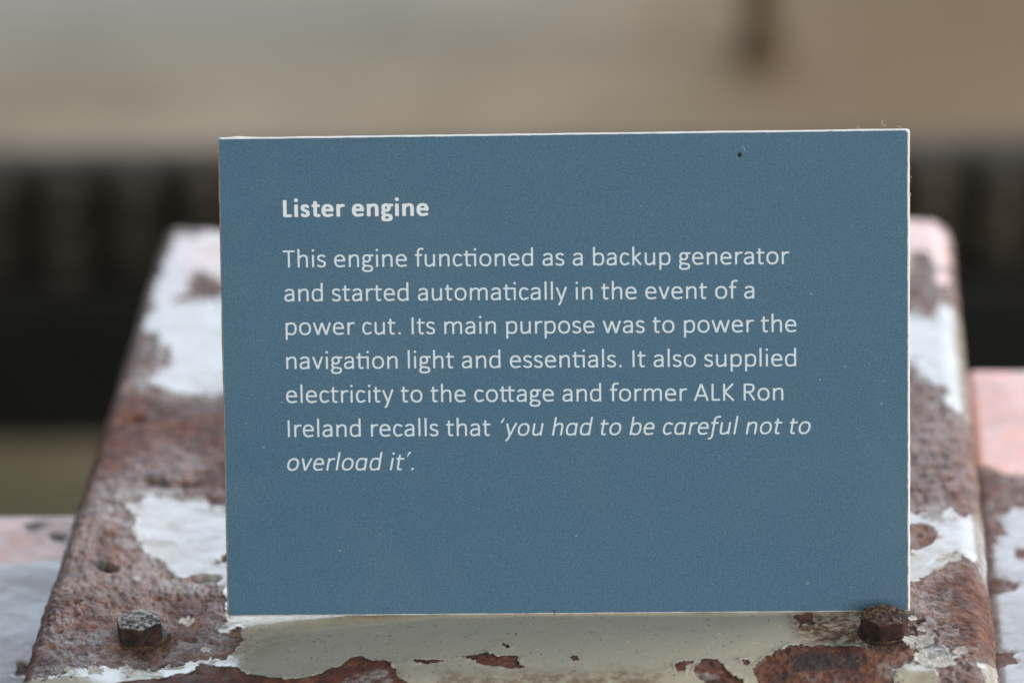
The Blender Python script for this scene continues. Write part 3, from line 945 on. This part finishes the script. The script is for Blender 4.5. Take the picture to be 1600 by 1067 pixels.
class Face:
    """one weight of a humanist sans: every glyph is a set of centre lines and an advance"""
    def __init__(self, w, wh, adv, slant=0.0, italic=False):
        self.w, self.wh, self.adv, self.slant, self.it = w, wh, adv, slant, italic

    def glyph(self, ch):
        w, wh = self.w, self.wh
        X, CAP, ASC, DES = 466, 636, 690, -185          # outer heights
        A = self.adv[ch]
        top, bot = X + 8 - wh, -8 + wh                  # centre of round tops and bottoms
        sb = 76 if w < 50 else 62
        ob = 44 if w < 50 else 34
        L = []                                          # (points, is_straight)
        st = lambda *p: L.append((line(*p), True))
        cv = lambda p: L.append((p, False))
        dot_r = 47 if w < 50 else 70

        def dot(x, y=628):
            L.append((np.array([(x, y), (x + 0.01, y)]), ('dot', dot_r if w >= 50 else 45)))

        def arch(xl, xr):
            cv(cat(bez((xl, 320), (xl + 0.25 * (xr - xl), top - 20), (xl + 0.42 * (xr - xl), top), (xl + 0.60 * (xr - xl), top)),
                   bez((xl + 0.60 * (xr - xl), top), (xr - 12, top), (xr, top - 60), (xr, top - 160))))
            st((xr, top - 160), (xr, 0))

        def bowl_r(xl, xr):
            cx = xl + 0.52 * (xr - xl)
            cv(cat(bez((xl, 345), (xl + 60, top - 25), (xl + 100, top), (cx, top)),
                   bez((cx, top), (xr - 20, top), (xr, top - 90), (xr, 240)),
                   bez((xr, 240), (xr, bot + 95), (xr - 25, bot), (cx - 6, bot)),
                   bez((cx - 6, bot), (xl + 95, bot), (xl + 60, bot + 20), (xl, 95))))

        def bowl_l(xl, xr):
            cx = xl + 0.47 * (xr - xl)
            cv(cat(bez((xr, 95), (xr - 70, bot + 20), (xr - 105, bot), (cx, bot)),
                   bez((cx, bot), (xl + 22, bot), (xl, bot + 90), (xl, 228)),
                   bez((xl, 228), (xl, top - 95), (xl + 30, top), (cx + 10, top)),
                   bez((cx + 10, top), (xr - 85, top), (xr - 55, top - 20), (xr, 372))))

        if ch in 'o':
            cv(ell(A / 2, (top + bot) / 2, A / 2 - ob - w, (top - bot) / 2, 0, 360))
        elif ch == 'c':
            cx = ob + w + (A * 0.5 - ob - w) * 1.10
            rx = cx - ob - w
            e = ell(cx, (top + bot) / 2, rx, (top - bot) / 2, 52, 308, 2.2)
            cv(cat([(A - 42 - w * .6, top - 42)], e[1:-1], [(A - 38 - w * .6, bot + 46)]))
        elif ch == 'e':
            cx, rx = A / 2 - 2, A / 2 - ob - w
            ym = 248
            a0 = 3
            e1 = ell(cx, (top + bot) / 2, rx, (top - bot) / 2, 3, 285, 2.25)
            cv(cat([(cx + rx - 2, ym)], e1, [(A - 70 - w * .5, bot + 26)]))
            L.append((line((cx - rx, ym), (cx + rx - 2, ym)), 'h'))
        elif ch == 'a' and not self.it:
            xl, xr = ob + w - 4, A - sb - w + 4
            cv(cat(bez((xl + 28, top - 48), (xl + 70, top - 8), (xl + 110, top), (xl + 150, top)),
                   bez((xl + 150, top), (xr - 22, top), (xr, top - 50), (xr, top - 130))))
            st((xr, top - 130), (xr, 0))
            cv(cat([(xr, 262)], bez((xr - 40, 262), (xl + 130, 262), (xl + 0, 246), (xl, 128)),
                   bez((xl, 128), (xl, bot + 30), (xl + 50, bot), (xl + 108, bot)),
                   bez((xl + 108, bot), (xl + 180, bot), (xr - 45, bot + 35), (xr, 110))))
        elif ch == 'a':
            xl, xr = ob + w, A - sb - w
            bowl_l(xl, xr)
            st((xr, X - 4), (xr, 0))
        elif ch == 'b':
            xl, xr = sb + w, A - ob - w
            st((xl, ASC), (xl, 0)); bowl_r(xl, xr)
        elif ch == 'p':
            xl, xr = sb + w, A - ob - w
            st((xl, X - 4), (xl, DES)); bowl_r(xl, xr)
        elif ch == 'd':
            xl, xr = ob + w, A - sb - w
            st((xr, ASC), (xr, 0)); bowl_l(xl, xr)
        elif ch == 'h':
            st((sb + w, ASC), (sb + w, 0)); arch(sb + w, A - sb - w + 4)
        elif ch == 'n':
            st((sb + w, X - 2), (sb + w, 0)); arch(sb + w, A - sb - w + 4)
        elif ch == 'm':
            x0, x2 = sb + w, A - sb - w + 4
            x1 = (x0 + x2) / 2
            st((x0, X - 2), (x0, 0)); arch(x0, x1); arch(x1, x2)
        elif ch == 'r':
            x0 = sb + w
            st((x0, X - 2), (x0, 0))
            cv(bez((x0, 310), (x0 + 55, top - 20), (x0 + 105, top + 4), (A - 18 - w * .3, top - 8)))
        elif ch == 'u':
            xl, xr = sb + w - 4, A - sb - w
            st((xl, X - 2), (xl, bot + 160))
            cv(cat(bez((xl, bot + 160), (xl, bot + 55), (xl + 20, bot), (xl + 0.38 * (xr - xl), bot)),
                   bez((xl + 0.38 * (xr - xl), bot), (xl + 0.62 * (xr - xl), bot), (xr - 60, bot + 40), (xr, 130))))
            st((xr, X - 2), (xr, 0))
        elif ch == 'i':
            st((A / 2, X - 2), (A / 2, 0)); dot(A / 2)
        elif ch == 'l':
            st((A / 2, ASC), (A / 2, 0))
        elif ch == 's':
            xl, xr = 36 + w, A - 36 - w
            cx = (xl + xr) / 2
            cv(cat(bez((xr - 14, top - 38), (xr - 60, top - 6), (cx + 25, top), (cx + 8, top)),
                   bez((cx + 8, top), (xl + 30, top), (xl + 4, top - 40), (xl + 4, top - 100)),
                   bez((xl + 4, top - 100), (xl + 4, 262), (cx - 20, 250), (cx + 8, 232)),
                   bez((cx + 8, 232), (xr - 30, 210), (xr, 180), (xr, 125)),
                   bez((xr, 125), (xr, bot + 40), (xr - 40, bot), (cx - 8, bot)),
                   bez((cx - 8, bot), (cx - 50, bot), (xl + 30, bot + 14), (xl - 2, bot + 40))))
        elif ch in ('t', 'tt', 'ti'):
            yb = X - 2 - wh

            def tee(x):
                st((x, 586), (x, 120))
                cv(cat([(x, 120)], bez((x, 120), (x, bot + 22), (x + 35, bot), (x + 72, bot)), [(x + 108 + w * .4, bot + 8)]))
            x = 98 + w
            x = 92 + w
            if ch == 't':
                tee(x)
                L.append((line((18 + w * .2, yb), (A - 22, yb)), 'h'))
            elif ch == 'tt':
                x2 = x + 262
                tee(x); tee(x2)
                L.append((line((18, yb), (A - 22, yb)), 'h'))
            else:
                x2 = A - sb - w + 2
                tee(x)
                L.append((line((18, yb), (x2, yb)), 'h'))
                st((x2, X - 2), (x2, 0)); dot(x2)
        elif ch == 'f':
            x = 96 + w
            if self.it:
                cv(cat(bez((A + 6, ASC - wh + 2), (A - 40, ASC + 10 - wh), (x, ASC + 8 - wh), (x, ASC - 130)), [(x, 0)],
                       bez((x, 0), (x, -130), (x - 30, DES + wh), (x - 110, DES + wh))))
            else:
                cv(bez((A + 8, ASC + 2 - wh), (A - 60, ASC + 22 - wh), (x, ASC + 10 - wh), (x, ASC - 140)))
                st((x, ASC - 140), (x, 0))
            L.append((line((20, X - 2 - wh), (A - 18, X - 2 - wh)), 'h'))
        elif ch == 'g':
            cx, cy, rx, ry = A * 0.445, 318, A * 0.445 - 58 - w * 0.8, 148 - wh * 0.8
            cv(ell(cx, cy, rx, ry, 0, 360, 2.15))
            L.append((line((cx + rx * 0.45, X - 4 - wh), (A - 12, X - 4 - wh)), 'h'))
            xl, xr = 34 + w, A - 34 - w
            cv(cat(bez((cx - rx * .72, cy - ry * .72), (cx - rx - 22, 150), (cx - rx - 30, 75), (cx - rx * 0.5 + 12, 55)),
                   bez((cx - rx * 0.5 + 12, 55), (cx + 30, 42), (cx + 60, 44), (cx + 90, 36)),
                   bez((cx + 90, 36), (xr - 10, 22), (xr, -8), (xr, -52)),
                   bez((xr, -52), (xr, DES + 55), (xr - 60, DES - 4 + wh), (cx + 4, DES - 4 + wh)),
                   bez((cx + 4, DES - 4 + wh), (xl + 40, DES - 4 + wh), (xl, DES + 60), (xl, -70)),
                   bez((xl, -70), (xl, -20), (xl + 30, 20), (cx - rx * 0.5 + 12, 55))))
        elif ch == 'k':
            st((sb + w, ASC), (sb + w, 0))
            st((A - 42 - w, X - 4), (sb + w + 12, 245)); st((sb + w + 62, 268), (A - 26 - w, 4))
        elif ch in 'v':
            st((22 + w, X - 4), (A / 2, 4)); st((A - 22 - w, X - 4), (A / 2, 4))
        elif ch == 'y':
            st((22 + w, X - 4), (A / 2 + 6, 8))
            cv(cat([(A - 22 - w, X - 8)], [(A / 2 + 6, 8)], bez((A / 2 + 6, 8), (A / 2 - 25, -75), (A / 2 - 50, -150), (A / 2 - 90, DES + 8))))
        elif ch == 'w':
            q = (A - 44 - 2 * w) / 4
            xs = [22 + w + q * i for i in range(5)]
            ys = [X - 4, 4, X - 20, 4, X - 4]
            for i in range(4):
                st((xs[i], ys[i]), (xs[i + 1], ys[i + 1]))
        elif ch == 'A':
            st((18 + w, 0), (A / 2, CAP - 6)); st((A - 18 - w, 0), (A / 2, CAP - 6))
            f = 190 / CAP
            L.append((line((18 + w + f * (A / 2 - 18 - w), 190), (A - (18 + w + f * (A / 2 - 18 - w)), 190)), 'h'))
        elif ch == 'I':
            st((A / 2, CAP), (A / 2, 0))
        elif ch == 'L':
            x = 84 + w if w < 50 else 78 + w
            st((x, CAP), (x, wh * .3)); L.append((line((x, wh), (A - 22 - wh * .2, wh)), 'h'))
        elif ch == 'K':
            x = 84 + w
            st((x, CAP), (x, 0)); st((A - 36 - w, CAP - 2), (x + 20, 322)); st((x + 20, 330), (A - 16 - w, 2))
        elif ch == 'R':
            x = 84 + w
            st((x, CAP - 10), (x, 0))
            xr = A - 100
            cv(cat([(x, CAP - wh)], bez((x + 130, CAP - wh), (xr - 20, CAP - wh), (xr, CAP - 70), (xr, 475)),
                   bez((xr, 475), (xr, 370), (xr - 60, 322), (x + 140, 318)), [(x, 318)]))
            st((x + 150, 318), (A - 30 - w, 4))
        elif ch == 'T':
            L.append((line((14 + w * .4, CAP - wh), (A - 14 - w * .4, CAP - wh)), 'h')); st((A / 2, CAP - 8), (A / 2, 0))
        elif ch == '.':
            dot(A / 2, 42)
        elif ch in ('\u2018', '\u2019'):
            if ch == '\u2018':
                L.append((line((92, 520), (150, 668)), 'q'))
            else:
                L.append((line((70, 510), (140, 668)), 'q'))
        return L, A

    def polys(self, ch, cell=13.0):
        """outline grown round the centre lines, cut into small faces on a grid (coordinates in 1/1000 em)"""
        L, A = self.glyph(ch)
        x0, x1, y0, y1 = -90, A + 120, -230, 740
        nx, ny = int((x1 - x0) / cell) + 1, int((y1 - y0) / cell) + 1
        gx, gy = x0 + np.arange(nx) * cell, y0 + np.arange(ny) * cell
        GX, GY = np.meshgrid(gx, gy)
        D = np.full(GX.shape, 1e9)
        for pts, kind in L:
            if isinstance(kind, tuple):
                D = np.minimum(D, np.hypot(GX - pts[0, 0], GY - pts[0, 1]) - kind[1])
                continue
            for (ax, ay), (bx, by) in zip(pts[:-1], pts[1:]):
                ex, ey = bx - ax, by - ay
                ln = math.hypot(ex, ey)
                if ln < 1e-6: continue
                ux, uy = ex / ln, ey / ln
                hw = self.w * abs(uy) ** 1.2 + self.wh * (1 - abs(uy) ** 1.2)
                if kind is True or kind == 'h':          # straight stroke, nearly square ends
                    lx, ly = (GX - ax) * ux + (GY - ay) * uy, -(GX - ax) * uy + (GY - ay) * ux
                    rr = hw * 0.4
                    qx, qy = np.abs(lx - ln / 2) - ln / 2 + rr, np.abs(ly) - hw + rr
                    d = np.hypot(np.maximum(qx, 0), np.maximum(qy, 0)) + np.minimum(np.maximum(qx, qy), 0) - rr
                elif kind == 'q':
                    t = np.clip(((GX - ax) * ex + (GY - ay) * ey) / (ln * ln), 0, 1)
                    d = np.hypot(GX - ax - t * ex, GY - ay - t * ey) - (14 + 24 * (t if ch == '\u2019' else 1 - t))
                else:
                    t = np.clip(((GX - ax) * ex + (GY - ay) * ey) / (ln * ln), 0, 1)
                    d = np.hypot(GX - ax - t * ex, GY - ay - t * ey) - hw
                D = np.minimum(D, d)
        V, Fc = [], []
        ins = D < 0
        for j in range(ny - 1):
            for i in range(nx - 1):
                c = [(i, j), (i + 1, j), (i + 1, j + 1), (i, j + 1)]
                s = [ins[b, a] for a, b in c]
                if not any(s): continue
                poly = []
                for k in range(4):
                    a, b = c[k], c[(k + 1) % 4]
                    da, db = D[a[1], a[0]], D[b[1], b[0]]
                    if da < 0: poly.append((gx[a[0]], gy[a[1]]))
                    if (da < 0) != (db < 0):
                        t = da / (da - db)
                        poly.append((gx[a[0]] + t * (gx[b[0]] - gx[a[0]]), gy[a[1]] + t * (gy[b[1]] - gy[a[1]])))
                if len(poly) >= 3:
                    Fc.append(range(len(V), len(V) + len(poly)))
                    V += [(x + self.slant * y, y) for x, y in poly]
        V = np.array(V)
        return V, [tuple(f) for f in Fc], A


ADV = dict(a=479, b=525, c=423, d=525, e=498, f=305, g=471, h=525, i=229, k=455, l=229, m=799, n=525, o=527, p=525, r=349, s=391, t=335,
           u=525, v=452, w=715, y=453, A=579, I=252, K=520, L=420, R=543, T=487)
ADV.update({'.': 252, ' ': 226, 'ti': 548, 'tt': 597, '\u2018': 235, '\u2019': 215})
ADV_I = dict(ADV, a=514, b=514, c=416, d=514, e=478, h=514, n=514, o=513, u=514, v=446, y=447, r=343, f=305)
ADV_B = dict(ADV, L=423, i=246, s=399, t=347, e=503, r=355, n=537, g=474)
LIGHT = Face(37, 33, ADV)
BOLD = Face(66, 50, ADV_B)
ITAL = Face(36, 32, ADV_I, slant=0.185, italic=True)
CACHE = {}


def split(txt):
    out, i = [], 0
    while i < len(txt):
        if txt[i:i + 2] in ('ti', 'tt'):
            out.append(txt[i:i + 2]); i += 2
        else:
            out.append(txt[i]); i += 1
    return out


def set_text(txt, face, p_start, p_end, em, V, F, y_off=-0.11, lig=True):
    """sets txt between two points of the sign's face; p_start/p_end are the ink ends on the baseline (mm)"""
    toks = split(txt) if lig else list(txt)
    x, place = 0.0, []
    for t in toks:
        if t != ' ':
            key = (id(face), t)
            if key not in CACHE: CACHE[key] = face.polys(t)
            place.append((x, key))
        x += face.adv[t]
    i0 = CACHE[place[0][1]][0][:, 0].min() + place[0][0]
    i1 = CACHE[place[-1][1]][0][:, 0].max() + place[-1][0]
    d = np.array(p_end) - np.array(p_start)
    ln = np.hypot(*d)
    d = d / ln
    nrm = np.array([-d[1], d[0]])
    sx = ln / (i1 - i0)
    sy = em / 1000.0
    print('TEXT', repr(txt[:14]), 'em from width %.3f  em %.3f' % (sx * 1000, em))
    for x, key in place:
        gv, gf, _ = CACHE[key]
        base = len(V)
        for a, b in gv:
            q = np.array(p_start) + d * ((x + a - i0) * sx) + nrm * (b * sy)
            V.append((q[0] * MM, y_off * MM, q[1] * MM))
        F += [tuple(base + k for k in f) for f in gf]


EM = 8.25
hv, hf, tv, tf, qv, qf = [], [], [], [], [], []
set_text('Lister engine', BOLD, card_uv(442.5, 339.5), card_uv(670, 337.3), EM, hv, hf)
for txt, a, b in (('This engine functioned as a backup generator', (442.5, 418), (1233.6, 412.6)),
                  ('and started automatically in the event of a', (444.5, 471), (1178.6, 466.3)),
                  ('power cut. Its main purpose was to power the', (446.5, 523.3), (1244.5, 518.6)),
                  ('navigation light and essentials. It also supplied', (447.5, 576.6), (1244, 572.0)),
                  ('electricity to the cottage and former ALK Ron', (447.3, 629.3), (1224, 625.2)),
                  ('Ireland recalls that', (450, 682.6), (766.5, 680.6))):
    set_text(txt, LIGHT, card_uv(*a), card_uv(*b), EM, tv, tf)
set_text('\u2018you had to be careful not to', ITAL, card_uv(783, 680.5), card_uv(1266.6, 677.5), EM, qv, qf, lig=False)
set_text('overload it\u2019.', ITAL, card_uv(449, 735), card_uv(646.5, 734), EM, qv, qf, lig=False)
mesh_obj('heading', hv, hf, M_HEAD, sign)
mesh_obj('body_text', tv, tf, M_TEXT, sign)
mesh_obj('italic_quote', qv, qf, M_TEXT, sign)


# the strut on its back that holds the sign at its lean
B = np.array([[-9, 5.7, 96], [9, 5.7, 96], [14, 62.5, 17], [-14, 62.5, 17], [-9, 7.9, 97], [9, 7.9, 97], [14, 64.6, 17.6], [-14, 64.6, 17.6]], float)
mesh_obj('support_strut', B * MM, [(0, 1, 2, 3), (7, 6, 5, 4), (0, 4, 5, 1), (1, 5, 6, 2), (2, 6, 7, 3), (3, 7, 4, 0)], M_BOARD, sign)


# small marks on the sign: a black speck, fibres
def tube(name, pts, r, mat, parent, n=6):
    pts = np.array(pts, float)
    rows = []
    for i in range(len(pts)):
        t = pts[min(i + 1, len(pts) - 1)] - pts[max(i - 1, 0)]
        t /= np.linalg.norm(t)
        a = np.cross(t, [0.3, 0.9, 0.2]); a /= np.linalg.norm(a)
        b = np.cross(t, a)
        rr = r * (1 if 0 < i < len(pts) - 1 else 0.35)
        rows.append([pts[i] + rr * (math.cos(q) * a + math.sin(q) * b) for q in np.linspace(0, 2 * math.pi, n + 1)])
    return grid_obj(name, np.array(rows) * MM, mat, parent, None, True, False)


M_BLACK = speck_mat('black_speck', (0.012, 0.011, 0.010))
M_FIBRE = speck_mat('pale_fibre', (0.72, 0.70, 0.62))
s0 = card_uv(1156, 242)
th = np.linspace(0, 2 * math.pi, 13)
ph = np.linspace(-math.pi / 2, math.pi / 2, 9)
blob = np.array([[(s0[0] + 0.62 * math.cos(p) * math.cos(t), -0.1 + 0.3 * math.sin(p), s0[1] + 0.72 * math.cos(p) * math.sin(t) * (1 + 0.2 * math.sin(3 * t)))
                  for t in th] for p in ph])
grid_obj('speck', blob * MM, M_BLACK, sign, None, True, False)
for k, (pts, y) in enumerate((([(1160.5, 227), (1162.5, 232), (1164.5, 237)], -0.2),
                              ([(1384, 197), (1379, 194.5), (1377.5, 190.5), (1381, 187)], 2.5),
                              ([(1338, 202), (1340.5, 198), (1343, 201)], 2.0),
                              ([(1402, 199), (1405, 197), (1409, 200.5)], 2.0),
                              ([(342.5, 243), (339.5, 236), (342, 234)], 0.5),
                              ([(1420, 300), (1423, 303), (1421.5, 309)], 0.6),
                              ([(1421, 276), (1424, 277.5), (1425, 275)], 0.6),
                              ([(1420, 430), (1422.5, 436), (1421, 441)], 0.6))):
    P3 = [(*card_uv(a, b, y)[:1], y, card_uv(a, b, y)[1]) for a, b in pts]
    tube('fibre', P3, 0.10, M_FIBRE, sign)


# ------------------------------------------------------------------ a crumb of rust lying against the sign's lower edge
def crumb(px, py, s, seed, label, group=None):
    c = at_z(px, py, 0.6)
    c = c - np.array([0, 0.2, 0])
    V = np.array([[(s * math.cos(p) * math.cos(t) * 1.3, s * math.cos(p) * math.sin(t) * 0.8, s * math.sin(p)) for t in th] for p in ph])
    V = V * (1 + 0.45 * fbm(V[..., 0] * 2 + seed, V[..., 1] * 2 + V[..., 2], 3, seed))[..., None]
    V[:, -1] = V[:, 0]
    o = grid_obj('rust_crumb', V * MM, M_CRUMB, None, None, False, True)
    o.location = (c[0] * MM, c[1] * MM, 1.0 * MM)
    tag(o, label, 'rust crumb', group)


crumb(866, 956, 0.95, 3, 'tiny brown rust crumb at the middle of the sign\'s lower edge')

# ------------------------------------------------------------------ things out of focus behind: ribbed iron block, rusty post
yb0 = at_z(100, 688, FZ)                                   # where the block's foot meets the floor
d = ray(800, 236)
yfront = yb0[1]
ztop = CAM[2] + d[2] * (yfront + 40 - CAM[1]) / d[1]
block = empty('iron_block', (0.0, yfront * MM, FZ * MM))
tag(block, 'long black iron block with rounded ribs along its top, blurred on floor behind the sign', 'iron block')
boff = np.array([0.0, yfront, FZ])
zmid = CAM[2] + ray(800, 460)[2] * (yfront - CAM[1]) / ray(800, 460)[1]
box_obj('base', -1300, 1300, yfront, yfront + 260, FZ + 2, zmid, M_IRON, block, boff, 12)
box_obj('upper_body', -1290, 1290, yfront + 46, yfront + 76, zmid + 2, ztop - 6, M_IRON_BROWN, block, boff, 12)
nr = 56
for i in range(nr):
    x = -1275 + 2550 * (i + 0.5) / nr
    r = 14.0
    a = np.linspace(0, 2 * math.pi, 25)
    hz = np.linspace(zmid + 3, ztop - 4, 40)
    kk = (hz - hz[0]) / (hz[-1] - hz[0])
    prof = [(0.0, zmid + 3)] + [(r * (0.55 + 0.55 * abs(math.sin(math.pi * (3 * t + 0.5 * (i % 2)))) ** 0.6) * min(1.0, (1 - t) * 7 + 0.25), z)
                                for t, z in zip(kk, hz)] + [(0.0, ztop)]
    Vr = np.array([[(x + q * math.cos(t), yfront + 32 + q * math.sin(t), z) for t in a] for q, z in prof])
    grid_obj('rib', (Vr - boff) * MM, M_IRON_BROWN, block, None, True, False)

pf = at_z(1190, 96, FZ)
post = empty('rusty_post', (pf[0] * MM, pf[1] * MM, FZ * MM))
tag(post, 'brown rusty post standing on the pale floor, blurred above the sign', 'post')
a = np.linspace(0, 2 * math.pi, 33)


def lathe(name, prof, mat, parent):
    V = np.array([[(r * math.cos(t), r * math.sin(t), z) for t in a] for r, z in prof])
    return grid_obj(name, V * MM, mat, parent, None, True, False)


lathe('pole', [(13, 8), (13, 900), (11, 904), (0, 904)], M_POST, post)
lathe('foot', [(22, 1), (22, 10), (18, 14), (13.6, 30), (13.1, 32)], M_POST, post)
